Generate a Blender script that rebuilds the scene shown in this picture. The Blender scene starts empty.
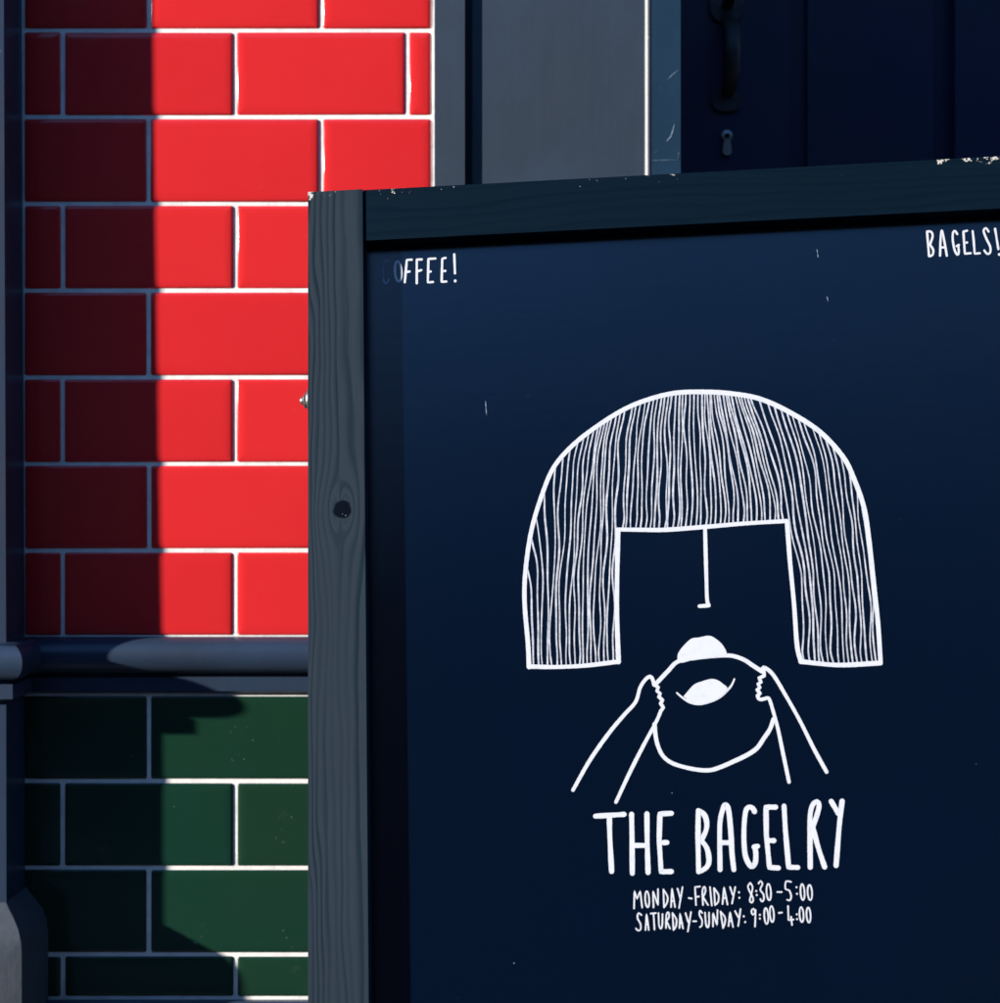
import bpy, bmesh, math, random
from mathutils import Vector, Matrix

random.seed(7)
SC = bpy.context.scene
COL = SC.collection

# ------------------------------------------------------------------ camera, sky, sun, exposure
F = 1444.0                       # focal length in photo pixels (photo is 1000 x 1003)
CAM = Vector((0.0, -1.30, 0.87)) # the tiled wall face is the plane y = 0
cam = bpy.data.cameras.new('camera')
cam.sensor_fit = 'HORIZONTAL'; cam.sensor_width = 36.0; cam.lens = 36.0 * F / 1000.0
cam.clip_start = 0.02; cam.clip_end = 500.0
cam.dof.use_dof = True; cam.dof.focus_distance = 1.05; cam.dof.aperture_fstop = 9.0
camo = bpy.data.objects.new('camera', cam); COL.objects.link(camo)
camo.location = CAM; camo.rotation_euler = (math.radians(90), 0, 0)
SC.camera = camo

SUN = Vector((2.6, 1.0, -0.70)).normalized()      # direction the light travels
w = bpy.data.worlds.new('World'); SC.world = w; w.use_nodes = True
nt = w.node_tree; nt.nodes.clear()
wo = nt.nodes.new('ShaderNodeOutputWorld'); bg = nt.nodes.new('ShaderNodeBackground')
sky = nt.nodes.new('ShaderNodeTexSky'); sky.sky_type = 'NISHITA'; sky.sun_disc = False
to_sun = -SUN
sky.sun_elevation = math.asin(to_sun.z)
sky.sun_rotation = math.atan2(to_sun.x, to_sun.y)
sky.air_density = 1.0; sky.dust_density = 0.3; sky.ozone_density = 6.0
bg.inputs[1].default_value = 0.14
nt.links.new(sky.outputs[0], bg.inputs[0]); nt.links.new(bg.outputs[0], wo.inputs[0])

sl = bpy.data.lights.new('sun', 'SUN'); sl.energy = 5.0; sl.angle = math.radians(1.2); sl.color = (1.0, 0.95, 0.88)
so = bpy.data.objects.new('sun', sl); COL.objects.link(so); so.location = (-3, -2, 4)
so.rotation_euler = SUN.to_track_quat('-Z', 'Y').to_euler()

SC.view_settings.view_transform = 'Standard'; SC.view_settings.look = 'None'
SC.view_settings.exposure = 1.3; SC.view_settings.gamma = 1.0; SC.view_settings.use_curve_mapping = False

# ------------------------------------------------------------------ helpers
K = 1.30 / F                                        # metres per photo pixel on the tiled wall
def wx(px): return (px - 500.0) * K
def wz(py): return CAM.z - (py - 501.5) * K

def link(name, me, mat=None, parent=None):
    o = bpy.data.objects.new(name, me); COL.objects.link(o)
    if mat and me is not None and not me.materials: me.materials.append(mat)
    if parent: o.parent = parent
    return o

def root(name, label, cat, loc=(0, 0, 0), group=None):
    o = bpy.data.objects.new(name, None); COL.objects.link(o); o.location = loc
    o.empty_display_size = 0.05
    tag(o, label, cat, group, 'thing'); return o

def tag(o, label, cat=None, group=None, kind=None):
    if label: o['label'] = label
    if cat: o['category'] = cat
    if group: o['group'] = group
    if kind: o['kind'] = kind
    return o

def finish(bm, name, smooth=None):
    bmesh.ops.recalc_face_normals(bm, faces=bm.faces[:])
    me = bpy.data.meshes.new(name); bm.to_mesh(me); bm.free()
    if smooth is not None:
        me.polygons.foreach_set('use_smooth', [True] * len(me.polygons))
        me.set_sharp_from_angle(angle=math.radians(smooth))
    return me

def bevel(bm, wd, seg=2):
    es = [e for e in bm.edges if len(e.link_faces) == 2 and e.calc_face_angle(0) > 0.6]
    bmesh.ops.bevel(bm, geom=es, offset=wd, segments=seg, affect='EDGES', profile=0.6, clamp_overlap=True)

def box(bm, x0, x1, y0, y1, z0, z1):
    v = [bm.verts.new((x, y, z)) for x in (x0, x1) for y in (y0, y1) for z in (z0, z1)]
    for f in ((0, 1, 3, 2), (4, 6, 7, 5), (0, 4, 5, 1), (2, 3, 7, 6), (0, 2, 6, 4), (1, 5, 7, 3)):
        bm.faces.new([v[i] for i in f])
    return v

def box_part(name, dims, mat, parent, bev=0.0015, seg=2, cuts=0):
    bm = bmesh.new(); box(bm, *dims)
    if bev: bevel(bm, bev, seg)
    return link(name, finish(bm, name, 35), mat, parent)

def bar(bm, p, q, w, d, side):
    """square bar from p to q, w wide along side, d deep."""
    p, q = Vector(p), Vector(q); ax = (q - p).normalized()
    sd = (Vector(side) - ax * ax.dot(Vector(side))).normalized(); nn = ax.cross(sd)
    vs = []
    for c in (p, q):
        for a, b in ((-1, -1), (1, -1), (1, 1), (-1, 1)):
            vs.append(bm.verts.new(c + sd * a * w / 2 + nn * b * d / 2))
    for f in ((3, 2, 1, 0), (4, 5, 6, 7), (0, 1, 5, 4), (1, 2, 6, 5), (2, 3, 7, 6), (3, 0, 4, 7)):
        bm.faces.new([vs[i] for i in f])

def lathe(bm, prof, origin, axis, seg=24):
    """prof: (radius, height along axis) pairs."""
    ax = Vector(axis).normalized(); a = ax.orthogonal().normalized(); b = ax.cross(a)
    rings = []
    for r, h in prof:
        c = Vector(origin) + ax * h
        if r < 1e-6: rings.append([bm.verts.new(c)])
        else: rings.append([bm.verts.new(c + (a * math.cos(t) + b * math.sin(t)) * r) for t in [2 * math.pi * k / seg for k in range(seg)]])
    for p, q in zip(rings, rings[1:]):
        for k in range(seg):
            k2 = (k + 1) % seg
            if len(p) == 1 and len(q) == 1: continue
            if len(p) == 1: bm.faces.new((p[0], q[k], q[k2]))
            elif len(q) == 1: bm.faces.new((p[k], q[0], p[k2]))
            else: bm.faces.new((p[k], q[k], q[k2], p[k2]))

def sweep(bm, path, prof):
    """profile of (out, z) swept along a plan path of ((x, y), (nx, ny)) mitre vectors; open ends are capped."""
    rings = []
    for (x, y), (nx, ny) in path:
        rings.append([bm.verts.new((x + nx * o, y + ny * o, z)) for o, z in prof])
    n = len(prof)
    for a, b in zip(rings, rings[1:]):
        for k in range(n):
            bm.faces.new((a[k], a[(k + 1) % n], b[(k + 1) % n], b[k]))
    bm.faces.new(rings[0]); bm.faces.new(rings[-1][::-1])

# ------------------------------------------------------------------ procedural materials
class NT:
    def __init__(s, name):
        s.m = bpy.data.materials.new(name); s.m.use_nodes = True; s.t = s.m.node_tree; s.t.nodes.clear()
        s.out = s.t.nodes.new('ShaderNodeOutputMaterial'); s.b = s.t.nodes.new('ShaderNodeBsdfPrincipled')
        s.t.links.new(s.b.outputs[0], s.out.inputs[0])
        s.oc = s.t.nodes.new('ShaderNodeTexCoord').outputs['Object']
    def put(s, sock, v):
        if isinstance(v, (int, float)): sock.default_value = v
        elif isinstance(v, (tuple, list)):
            sock.default_value = tuple(v) + ((1.0,) if len(v) == 3 and len(sock.default_value) == 4 else ())
        else: s.t.links.new(v, sock)
    def set(s, **kw):
        for k, v in kw.items():
            s.put(s.b.inputs[{'color': 'Base Color', 'rough': 'Roughness', 'metal': 'Metallic', 'spec': 'Specular IOR Level', 'coat': 'Coat Weight', 'coat_rough': 'Coat Roughness', 'normal': 'Normal'}[k]], v)
        return s
    def math(s, op, a, b=0.0, c=0.0, clamp=False):
        n = s.t.nodes.new('ShaderNodeMath'); n.operation = op; n.use_clamp = clamp
        s.put(n.inputs[0], a); s.put(n.inputs[1], b); s.put(n.inputs[2], c); return n.outputs[0]
    def xyz(s, v=None):
        n = s.t.nodes.new('ShaderNodeSeparateXYZ'); s.put(n.inputs[0], v or s.oc); return n.outputs
    def comb(s, x, y, z):
        n = s.t.nodes.new('ShaderNodeCombineXYZ'); [s.put(n.inputs[k], q) for k, q in enumerate((x, y, z))]; return n.outputs[0]
    def scale(s, v, k):
        n = s.t.nodes.new('ShaderNodeVectorMath'); n.operation = 'MULTIPLY'; s.put(n.inputs[0], v); s.put(n.inputs[1], k); return n.outputs[0]
    def noise(s, scale=5.0, detail=3.0, rough=0.55, vec=None, dist=0.0):
        n = s.t.nodes.new('ShaderNodeTexNoise'); s.put(n.inputs['Vector'], vec or s.oc)
        n.inputs['Scale'].default_value = scale; n.inputs['Detail'].default_value = detail
        n.inputs['Roughness'].default_value = rough; n.inputs['Distortion'].default_value = dist
        return n.outputs['Fac']
    def ramp(s, f, a, b, lo=0.0, hi=1.0):
        n = s.t.nodes.new('ShaderNodeMapRange'); n.interpolation_type = 'SMOOTHSTEP'
        for k, q in zip(('Value', 'From Min', 'From Max', 'To Min', 'To Max'), (f, a, b, lo, hi)): s.put(n.inputs[k], q)
        return n.outputs[0]
    def mix(s, f, a, b):
        n = s.t.nodes.new('ShaderNodeMix'); n.data_type = 'RGBA'
        s.put(n.inputs[0], f); s.put(n.inputs[6], a); s.put(n.inputs[7], b); return n.outputs[2]
    def bump(s, h, strength=0.3, dist=0.001):
        n = s.t.nodes.new('ShaderNodeBump'); n.inputs['Strength'].default_value = strength; n.inputs['Distance'].default_value = dist
        s.put(n.inputs['Height'], h); s.put(s.b.inputs['Normal'], n.outputs[0]); return s
    def rnd(s): return s.t.nodes.new('ShaderNodeObjectInfo').outputs['Random']
    def done(s): return s.m

def glaze(name, c0, c1, chip):
    n = NT(name); r = n.rnd()
    base = n.mix(n.math('MULTIPLY', r, 0.7), c0, c1)
    base = n.mix(n.ramp(n.noise(9, 3, vec=n.comb(n.math('MULTIPLY_ADD', r, 7.0, n.xyz()[0]), n.xyz()[1], n.math('MULTIPLY_ADD', r, 31.0, n.xyz()[2]))), 0.35, 0.75, 0.0, 0.35), base, c1)
    off = n.comb(n.math('MULTIPLY_ADD', r, 13.0, n.xyz()[0]), n.xyz()[1], n.math('MULTIPLY_ADD', r, 5.0, n.xyz()[2]))
    specks = n.math('ADD', n.ramp(n.noise(170, 3, 0.65, vec=off), 0.66, 0.74), n.ramp(n.noise(38, 4, 0.7, vec=off), 0.58, 0.8, 0.0, 0.16))
    patch = n.ramp(n.noise(14, 2, vec=off), 0.50, 0.66)
    base = n.mix(n.math('MULTIPLY', n.math('MULTIPLY', specks, patch), chip), base, (0.45, 0.42, 0.34))
    n.set(color=base, rough=n.ramp(n.noise(30, 4, vec=off), 0.3, 0.8, 0.10, 0.22), spec=0.45)
    h = n.math('ADD', n.noise(22, 2, vec=off), n.math('MULTIPLY', n.noise(160, 2, vec=off), 0.06))
    n.bump(h, 0.11, 0.0012); return n.done()

M = {}
M['red'] = glaze('red_glaze', (0.60, 0.022, 0.024), (0.54, 0.018, 0.022), 0.10)
M['green'] = glaze('green_glaze', (0.006, 0.034, 0.021), (0.010, 0.032, 0.015), 0.55)

n = NT('grout')
g = n.noise(60, 4); n.set(color=n.mix(n.ramp(g, 0.35, 0.75), (0.78, 0.74, 0.70), (0.62, 0.60, 0.57)), rough=0.9, spec=0.2)
n.bump(n.noise(400, 3), 0.4, 0.0006); M['grout'] = n.done()

def paint(name, col, worn, rough, amount=0.06, streak=True, bumpk=0.25):
    n = NT(name); x, y, z = n.xyz()
    st = n.noise(1.0, 4, 0.6, vec=n.comb(n.math('MULTIPLY', x, 160.0), n.math('MULTIPLY', y, 160.0), n.math('MULTIPLY', z, 4.0)))
    cl = n.noise(7, 5, 0.6)
    c = n.mix(n.ramp(cl, 0.36, 0.66, 0.0, 0.9), tuple(q * 1.06 for q in col), tuple(q * 0.74 for q in col))
    if streak: c = n.mix(n.ramp(st, 0.4, 0.75, 0.0, 0.22), c, tuple(q * 1.2 for q in col))
    ch = n.math('MULTIPLY', n.ramp(n.noise(95, 5, 0.7), 0.66, 0.70), n.ramp(n.noise(11, 3, 0.6), 0.56, 0.66))
    c = n.mix(n.math('MULTIPLY', ch, amount), c, worn)
    n.set(color=c, rough=n.ramp(cl, 0.3, 0.8, rough * 0.85, rough * 1.25), spec=0.4)
    n.bump(n.math('ADD', n.math('MULTIPLY', st, 0.18), n.math('ADD', n.noise(45, 4), n.math('MULTIPLY', ch, -0.5))), bumpk, 0.0008)
    return n.done()

M['paint'] = paint('navy_gloss_paint', (0.020, 0.034, 0.062), (0.30, 0.30, 0.29), 0.34, 0.25)
M['surround'] = paint('slate_blue_paint', (0.030, 0.045, 0.066), (0.25, 0.25, 0.25), 0.42, 0.12)
M['strip'] = paint('fresh_blue_paint', (0.013, 0.036, 0.066), (0.16, 0.22, 0.27), 0.30, 0.8, False)
M['bead'] = paint('scuffed_glint_bead_paint', (0.15, 0.15, 0.15), (0.5, 0.5, 0.48), 0.3, 0.6)  # bead's sun glint put into its pale base colour, scuffs on top
M['door'] = paint('dark_navy_door_paint', (0.004, 0.012, 0.050), (0.1, 0.12, 0.16), 0.38, 0.15)
M['plinth'] = paint('flaking_plinth_paint', (0.050, 0.062, 0.078), (0.24, 0.23, 0.21), 0.7, 0.9, False, 0.9)

n = NT('aged_iron'); n.set(color=n.mix(n.ramp(n.noise(60, 4), 0.4, 0.7), (0.02, 0.022, 0.028), (0.05, 0.045, 0.04)), rough=0.5, metal=0.3)
n.bump(n.noise(150, 3), 0.3, 0.0006); M['iron'] = n.done()
n = NT('dull_brass'); n.set(color=n.mix(n.noise(90, 3), (0.34, 0.34, 0.32), (0.22, 0.22, 0.21)), rough=0.35, metal=0.85); M['brass'] = n.done()
n = NT('zinc_steel'); n.set(color=n.mix(n.noise(120, 3), (0.50, 0.48, 0.46), (0.22, 0.19, 0.17)), rough=0.30, metal=0.9); M['zinc'] = n.done()

n = NT('pavement_concrete')
c = n.mix(n.ramp(n.noise(1.3, 5), 0.3, 0.7), (0.17, 0.16, 0.15), (0.12, 0.115, 0.11)); c = n.mix(n.ramp(n.noise(60, 3), 0.45, 0.7, 0, 0.5), c, (0.22, 0.21, 0.2))
n.set(color=c, rough=0.9); n.bump(n.noise(120, 4), 0.5, 0.002); M['concrete'] = n.done()
n = NT('asphalt'); n.set(color=n.mix(n.noise(90, 4), (0.035, 0.035, 0.036), (0.065, 0.063, 0.06)), rough=0.9); n.bump(n.noise(180, 3), 0.6, 0.004); M['asphalt'] = n.done()

# ------------------------------------------------------------------ ground (slopes up gently to the right)
SLOPE = 0.0381
def ground_z(x): return SLOPE * x - 0.004
def sheet(name, x0, x1, y0, y1, dz, mat, thick=None):
    bm = bmesh.new()
    if thick:
        v = box(bm, x0, x1, y0, y1, -thick, 0)
        for q in bm.verts: q.co.z += ground_z(q.co.x) + dz
    else:
        vs = [bm.verts.new((x, y, ground_z(x) + dz)) for x, y in ((x0, y0), (x1, y0), (x1, y1), (x0, y1))]
        bm.faces.new(vs)
    o = link(name, finish(bm, name), mat); o['kind'] = 'structure'; return o
sheet('pavement', -9, 9, -2.6, 0.6, 0.0, M['concrete'], 0.30)
sheet('kerb', -9, 9, -2.75, -2.604, 0.002, M['concrete'], 0.30)
sheet('road', -150, 150, -150, 60, -0.13, M['asphalt'])

# ------------------------------------------------------------------ unseen brick building across the street, added to block sky light and shape reflections
n = NT('sooty_brick')
bt_ = n.t.nodes.new('ShaderNodeTexBrick'); xx, yy, zz = n.xyz()
n.put(bt_.inputs['Vector'], n.comb(xx, zz, 0.0)); bt_.inputs['Scale'].default_value = 4.4; bt_.inputs['Mortar Size'].default_value = 0.012
bt_.inputs['Color1'].default_value = (0.16, 0.085, 0.06, 1); bt_.inputs['Color2'].default_value = (0.11, 0.06, 0.045, 1); bt_.inputs['Mortar'].default_value = (0.2, 0.18, 0.16, 1)
n.set(color=bt_.outputs[0], rough=0.9); M['brick'] = n.done()
n = NT('window_glass_dark'); n.set(color=(0.012, 0.015, 0.02), rough=0.08); M['glass'] = n.done()
n = NT('stone_trim'); n.set(color=n.mix(n.noise(8, 4), (0.24, 0.22, 0.19), (0.17, 0.155, 0.135)), rough=0.85); M['stone'] = n.done()
def added_terrace(x0, x1, y1, label):
    t = root('added_brick_building', label, 'building', ((x0 + x1) / 2, y1, -0.2))
    def tp(o): o.parent = t; o.matrix_parent_inverse = Matrix.Translation(-t.location); return o
    HB = 5.5
    tp(box_part('wall', (x0, x1, y1 - 8.0, y1, -1.2, HB), M['brick'], None, 0))
    tp(box_part('cornice', (x0 - 0.1, x1 + 0.1, y1 + 0.001, y1 + 0.35, HB - 0.5, HB - 0.1), M['stone'], None, 0.03))
    k = x0 + 1.6
    while k < x1 - 1.6:
        for z in (0.7, 3.1):
            wn = tp(box_part('window', (k - 0.55, k + 0.55, y1 + 0.001, y1 + 0.03, z, z + 1.7), M['glass'], None, 0))
            sp_ = box_part('sill', (k - 0.68, k + 0.68, y1 + 0.002, y1 + 0.12, z - 0.16, z - 0.004), M['stone'], None, 0.01); sp_.parent = wn
        k += 2.7
added_terrace(-34.0, 34.0, -8.5, 'unseen low two-storey brick building added across the street to block sky light')

# ------------------------------------------------------------------ tiled wall
wall = root('tiled_wall', 'wall of glossy red tiles above dark green tiles, split by a dark rounded rail', 'wall', (wx(227), 0, 0))
WX0, WX1 = wx(23.5), wx(433)
def wl(o):                                            # parent without moving
    o.parent = wall; o.matrix_parent_inverse = Matrix.Translation(-wall.location); return o
JT = 0.0038                                           # joint width
RECESS = 0.0013
def round_rect(w, h, r, k=3):
    pts = []
    for cx, cz, a0 in ((w / 2 - r, h / 2 - r, 0), (-w / 2 + r, h / 2 - r, 90), (-w / 2 + r, -h / 2 + r, 180), (w / 2 - r, -h / 2 + r, 270)):
        for i in range(k):
            a = math.radians(a0 + 90 * i / (k - 1)); pts.append((cx + r * math.cos(a), cz + r * math.sin(a)))
    return pts
TILES = {}
def tile_mesh(w, h, mat):
    key = (round(w, 4), round(h, 4), mat)
    if key in TILES: return TILES[key]
    bm = bmesh.new(); rings = []
    for ins, y in ((0, 0.008), (0, 0.0011), (0.0004, 0.0005), (0.0013, 0.0001), (0.0032, -0.0002), (0.008, -0.0004)):
        rings.append([bm.verts.new((x, y, z)) for x, z in round_rect(w - 2 * ins, h - 2 * ins, max(0.0017 - ins * 0.2, 0.0006))])
    for a, b in zip(rings, rings[1:]):
        for i in range(len(a)):
            j = (i + 1) % len(a); bm.faces.new((a[i], a[j], b[j], b[i]))
    bm.faces.new(rings[-1])
    me = finish(bm, 'tile', 60); me.materials.append(M[mat]); TILES[key] = me; return me
def lay(name, x0, x1, z0, z1, mat):
    w, h = x1 - x0 - JT, z1 - z0 - JT
    if w < 0.004: return
    o = link(name, tile_mesh(w, h, mat)); wl(o)
    o.location = ((x0 + x1) / 2 + random.uniform(-1, 1) * 0.0003, random.uniform(-1, 1) * 0.00022, (z0 + z1) / 2 + random.uniform(-1, 1) * 0.00025)
    o.rotation_euler = (random.uniform(-1, 1) * 0.0016, random.uniform(-1, 1) * 0.0016, random.uniform(-1, 1) * 0.0013)
PITCH = 86.75
def course(name, py0, py1, mat, offset):
    j = [23.5 - JT / K / 2 + 1] ; first = 62.5 if offset == 0 else 148.5
    x = first
    while x < 431: j.append(x); x += 172.5
    j.append(433)
    for a, b in zip(j, j[1:]): lay(name, wx(a), wx(b), wz(py1), wz(py0), mat)
top = 30.0 - 16 * PITCH
for k in range(23):
    py = top + k * PITCH
    course('red_tile', py, py + PITCH, 'red', 0 if k % 2 == 0 else 1)
for k in range(4):
    py = 694.5 + k * PITCH
    course('green_tile', py, min(py + PITCH, 998.5), 'green', 1 if k % 2 == 0 else 0)
ZT = wz(top)
wl(box_part('grout_bed', (WX0 - 0.002, WX1, RECESS, 0.05, wz(1000), ZT), M['grout'], None, 0))

# rounded rail with fillet below, on the wall
BZ, BR = wz(655), 0.0162
def bead_prof(ex=0.0, back=-0.002):
    p = [(back, BZ + BR + 0.0005)]
    for k in range(17):
        a = math.radians(90 - 180 * k / 16); p.append((0.0055 + ex + BR * math.cos(a) * 0.95, BZ + BR * math.sin(a)))
    p += [(0.0035 + ex, BZ - BR - 0.001), (0.0035 + ex, wz(676)), (0.0085 + ex, wz(676.5)), (0.0085 + ex, wz(690.5)), (0.0045 + ex, wz(693.0)), (back, wz(693.0))]
    return p
bm = bmesh.new(); sweep(bm, [((WX0 + 0.001, 0), (0, -1)), ((WX1 - 0.0015, 0), (0, -1))], bead_prof(-0.0035))
wl(link('dado_rail', finish(bm, 'dado_rail', 40), M['paint']))
# painted skirting under the green tiles
bm = bmesh.new(); sweep(bm, [((WX0 + 0.001, 0.002), (0, -1)), ((WX1 - 0.0015, 0.002), (0, -1))],
      [(0, wz(1000)), (0.006, wz(1000)), (0.016, wz(1012)), (0.016, -0.06), (0, -0.06)])
wl(link('skirting', finish(bm, 'skirting', 40), M['paint']))

# ------------------------------------------------------------------ pilaster at the left end of the wall
PD, PW = 0.0465, 0.30                                 # depth, width
pil = root('pilaster', 'dark painted pilaster with a rounded band and flaking splayed base beside the red tiles', 'pilaster', (WX0 - PW / 2, 0, 0))
def pl(o): o.parent = pil; o.matrix_parent_inverse = Matrix.Translation(-pil.location); return o
XR = WX0; XL = WX0 - PW; ZR = ZT
bm = bmesh.new()
lo, hi = (XR + 0.0022, PD + 0.0022, wz(1000)), (XR - 0.0080, PD - 0.0085, ZR)  # the shaft tapers a little upwards
def shaft_at(z):
    t = (z - wz(640)) / (wz(0) - wz(640)); t = max(-0.5, min(t, 3.0))
    return XR + 0.0008 - 0.0028 * t, PD + 0.0018 - 0.0022 * t
vs = []
for z in (-0.06, wz(640), wz(0), ZR):
    xr, d = shaft_at(z)
    vs.append([bm.verts.new(q) for q in ((XL, 0.05, z), (XL, -d, z), (xr, -d, z), (xr, 0.0012, z), (xr, 0.05, z))])
for a, b in zip(vs, vs[1:]):
    for k in range(5): bm.faces.new((a[k], a[(k + 1) % 5], b[(k + 1) % 5], b[k]))
bm.faces.new(vs[0]); bm.faces.new(vs[-1][::-1])
bevel(bm, 0.0016, 2)
pl(link('shaft', finish(bm, 'shaft', 35), M['paint']))
bm = bmesh.new(); xr, d = shaft_at(BZ)
sweep(bm, [((XL, 0.02), (-1, 0)), ((XL, -d), (-1, -1)), ((xr, -d), (1, -1)), ((xr, -0.0005), (1, 0))], bead_prof(0.0))
pl(link('band', finish(bm, 'band', 40), M['paint']))
bm = bmesh.new(); xr, d = shaft_at(wz(900))
pp = [(-0.003, wz(886)), (0.0005, wz(888)), (0.0085, wz(899)), (0.0150, wz(908.5)), (0.0185, wz(919)), (0.0195, wz(930)), (0.0195, -0.06), (-0.003, -0.06)]
sweep(bm, [((XL, 0.02), (-1, 0)), ((XL, -d), (-1, -1)), ((xr, -d), (1, -1)), ((xr, -0.0012), (1, 0))], pp)
bmesh.ops.subdivide_edges(bm, edges=bm.edges[:], cuts=1); bevel(bm, 0.002, 2)
pl(tag(link('base_block', finish(bm, 'base_block', 40), M['plinth']), 'splayed base block with flaking paint'))

# shop front carries on to the left of the pilaster, out of the picture
sf = root('panelled_shopfront', 'dark painted panelled shopfront on the far side of the pilaster', 'shopfront', (XL - 1.0, 0, 0))
def sfp(o): o.parent = sf; o.matrix_parent_inverse = Matrix.Translation(-sf.location); return o
sfp(box_part('backing', (XL - 2.2, XL + 0.002, 0.012, 0.05, -0.12, ZR), M['paint'], None, 0))
for k in range(3):
    x1 = XL - 0.02 - k * 0.72
    sfp(box_part('panel', (x1 - 0.62, x1, 0.004, 0.0125, 0.18, 0.72), M['paint'], None, 0.003))

# ------------------------------------------------------------------ door surround: architrave, flat panel, bead and edge strip
sur = root('door_surround', 'slate grey painted timber door surround right of the red tiles', 'door frame', (wx(556), 0, 0))
def su(o): o.parent = sur; o.matrix_parent_inverse = Matrix.Translation(-sur.location); return o
RD = 0.20                                             # recess depth of the door
XJ = wx(680)
su(tag(box_part('sealant_line', (wx(433) + 0.0002, wx(434.6), -0.0006, 0.05, wz(640), ZT), M['grout'], None, 0.0004, 1), 'pale sealant line along the tiles'))
su(box_part('architrave', (wx(434.8), wx(465), -0.006, 0.05, -0.06, ZT), M['surround'], None, 0.0025, 3))
su(box_part('groove_back', (wx(464), wx(473), 0.012, 0.05, -0.06, ZT), M['surround'], None, 0))
su(box_part('flat_panel', (wx(472.3), wx(646), 0.000, 0.05, -0.06, ZT), M['surround'], None, 0.0014, 2))
bm = bmesh.new()
bp = [(wx(644.6) + 0.0031 + 0.0031 * math.cos(math.radians(a)), -0.0012 - 0.0038 * math.sin(math.radians(a))) for a in range(0, 181, 15)]
bp = [(bp[0][0], 0.05)] + bp + [(bp[-1][0], 0.05)]
r0 = [bm.verts.new((x, y, -0.06)) for x, y in bp]; r1 = [bm.verts.new((x, y, ZT + 0.001)) for x, y in bp]
for k in range(len(bp)):
    j = (k + 1) % len(bp); bm.faces.new((r0[k], r0[j], r1[j], r1[k]))
bm.faces.new(r0); bm.faces.new(r1[::-1])
su(tag(link('corner_bead', finish(bm, 'corner_bead', 50), M['bead']), 'thin pale bead catching the sun'))
su(box_part('edge_strip', (wx(644.6) + 0.0058, XJ, -0.0046, RD + 0.05, -0.06, ZT), M['strip'], None, 0.0012, 2))

# scuffs on the edge strip
n = NT('scuff_pale'); n.set(color=n.mix(n.ramp(n.noise(300, 3), 0.4, 0.6), (0.13, 0.19, 0.25), (0.03, 0.06, 0.09)), rough=0.7); M['scuff'] = n.done()
bm = bmesh.new(); KS = (1.30 - 0.0047) / F
for pts, wd in (([(652, 160.5), (668, 160), (676.5, 160.2)], 0.7), ([(676.5, 160.2), (678.2, 157.5), (678.6, 152)], 0.8), ([(666.5, 141.5), (670.5, 137), (672.5, 131.5), (674.5, 124)], 1.6), ([(666.5, 81), (672, 75), (678.5, 70)], 0.8), ([(659, 87.5), (660.5, 88.5)], 1.2), ([(654.5, 153), (657, 151)], 1.1)):
    m = len(pts); L = []
    for i, (x, y) in enumerate(pts):
        a, c = pts[max(i - 1, 0)], pts[min(i + 1, m - 1)]; d = math.hypot(c[0] - a[0], c[1] - a[1]); nx, ny = -(c[1] - a[1]) / d, (c[0] - a[0]) / d
        hw = wd / 2 * (0.35 if i in (0, m - 1) else 1.0)
        L.append([bm.verts.new(((x + e * nx * hw - 500) * KS, -0.0047 - 0.0001 * (1 + 0.1 * wd), CAM.z - (y + e * ny * hw - 501.5) * KS)) for e in (-1, 1)])
    for p, q in zip(L, L[1:]): bm.faces.new((p[0], p[1], q[1], q[0]))
su(tag(link('scuff_marks', finish(bm, 'scuff_marks'), M['scuff']), 'pale scratches near the foot of the edge strip', kind='stuff'))

# ------------------------------------------------------------------ door set back in the opening
door = root('front_entrance', 'dark navy panelled door standing in shade in the recess behind the sign', 'door', (XJ + 0.42, RD, 0))
def dr(o, par=None):
    o.parent = par or door
    if par is None: o.matrix_parent_inverse = Matrix.Translation(-door.location)
    return o
KD = (1.30 + RD) / F
def dx(px): return (px - 500.0) * KD
def dz(py): return CAM.z - (py - 501.5) * KD
XD0, XD1 = XJ + 0.003, XJ + 0.85
dr(box_part('leaf', (XD0, XD1, RD + 0.016, RD + 0.05, 0.03, 2.1), M['door'], None, 0))
xs = [XD0, dx(790), dx(955) , dx(955) + 0.10, XD1 - 0.13, XD1]
dr(box_part('stile', (XD0, xs[1], RD, RD + 0.017, 0.03, 2.1), M['door'], None, 0.003))
dr(box_part('stile', (xs[2], xs[3], RD, RD + 0.017, 0.25, 1.95), M['door'], None, 0.003))
dr(box_part('stile', (xs[4], xs[5], RD, RD + 0.017, 0.03, 2.1), M['door'], None, 0.003))
for a, b in ((xs[1], xs[2]), (xs[3], xs[4])):
    for z0, z1 in ((0.03, 0.25), (0.72, 0.86), (1.95, 2.1)):
        dr(box_part('rail', (a + 0.0005, b - 0.0005, RD + 0.0006, RD + 0.017, z0, z1), M['door'], None, 0.003))
    for z0, z1 in ((0.28, 0.69), (0.89, 1.92)):
        dr(box_part('panel', (a + 0.02, b - 0.02, RD + 0.008, RD + 0.0165, z0, z1), M['door'], None, 0.006, 1))
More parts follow.
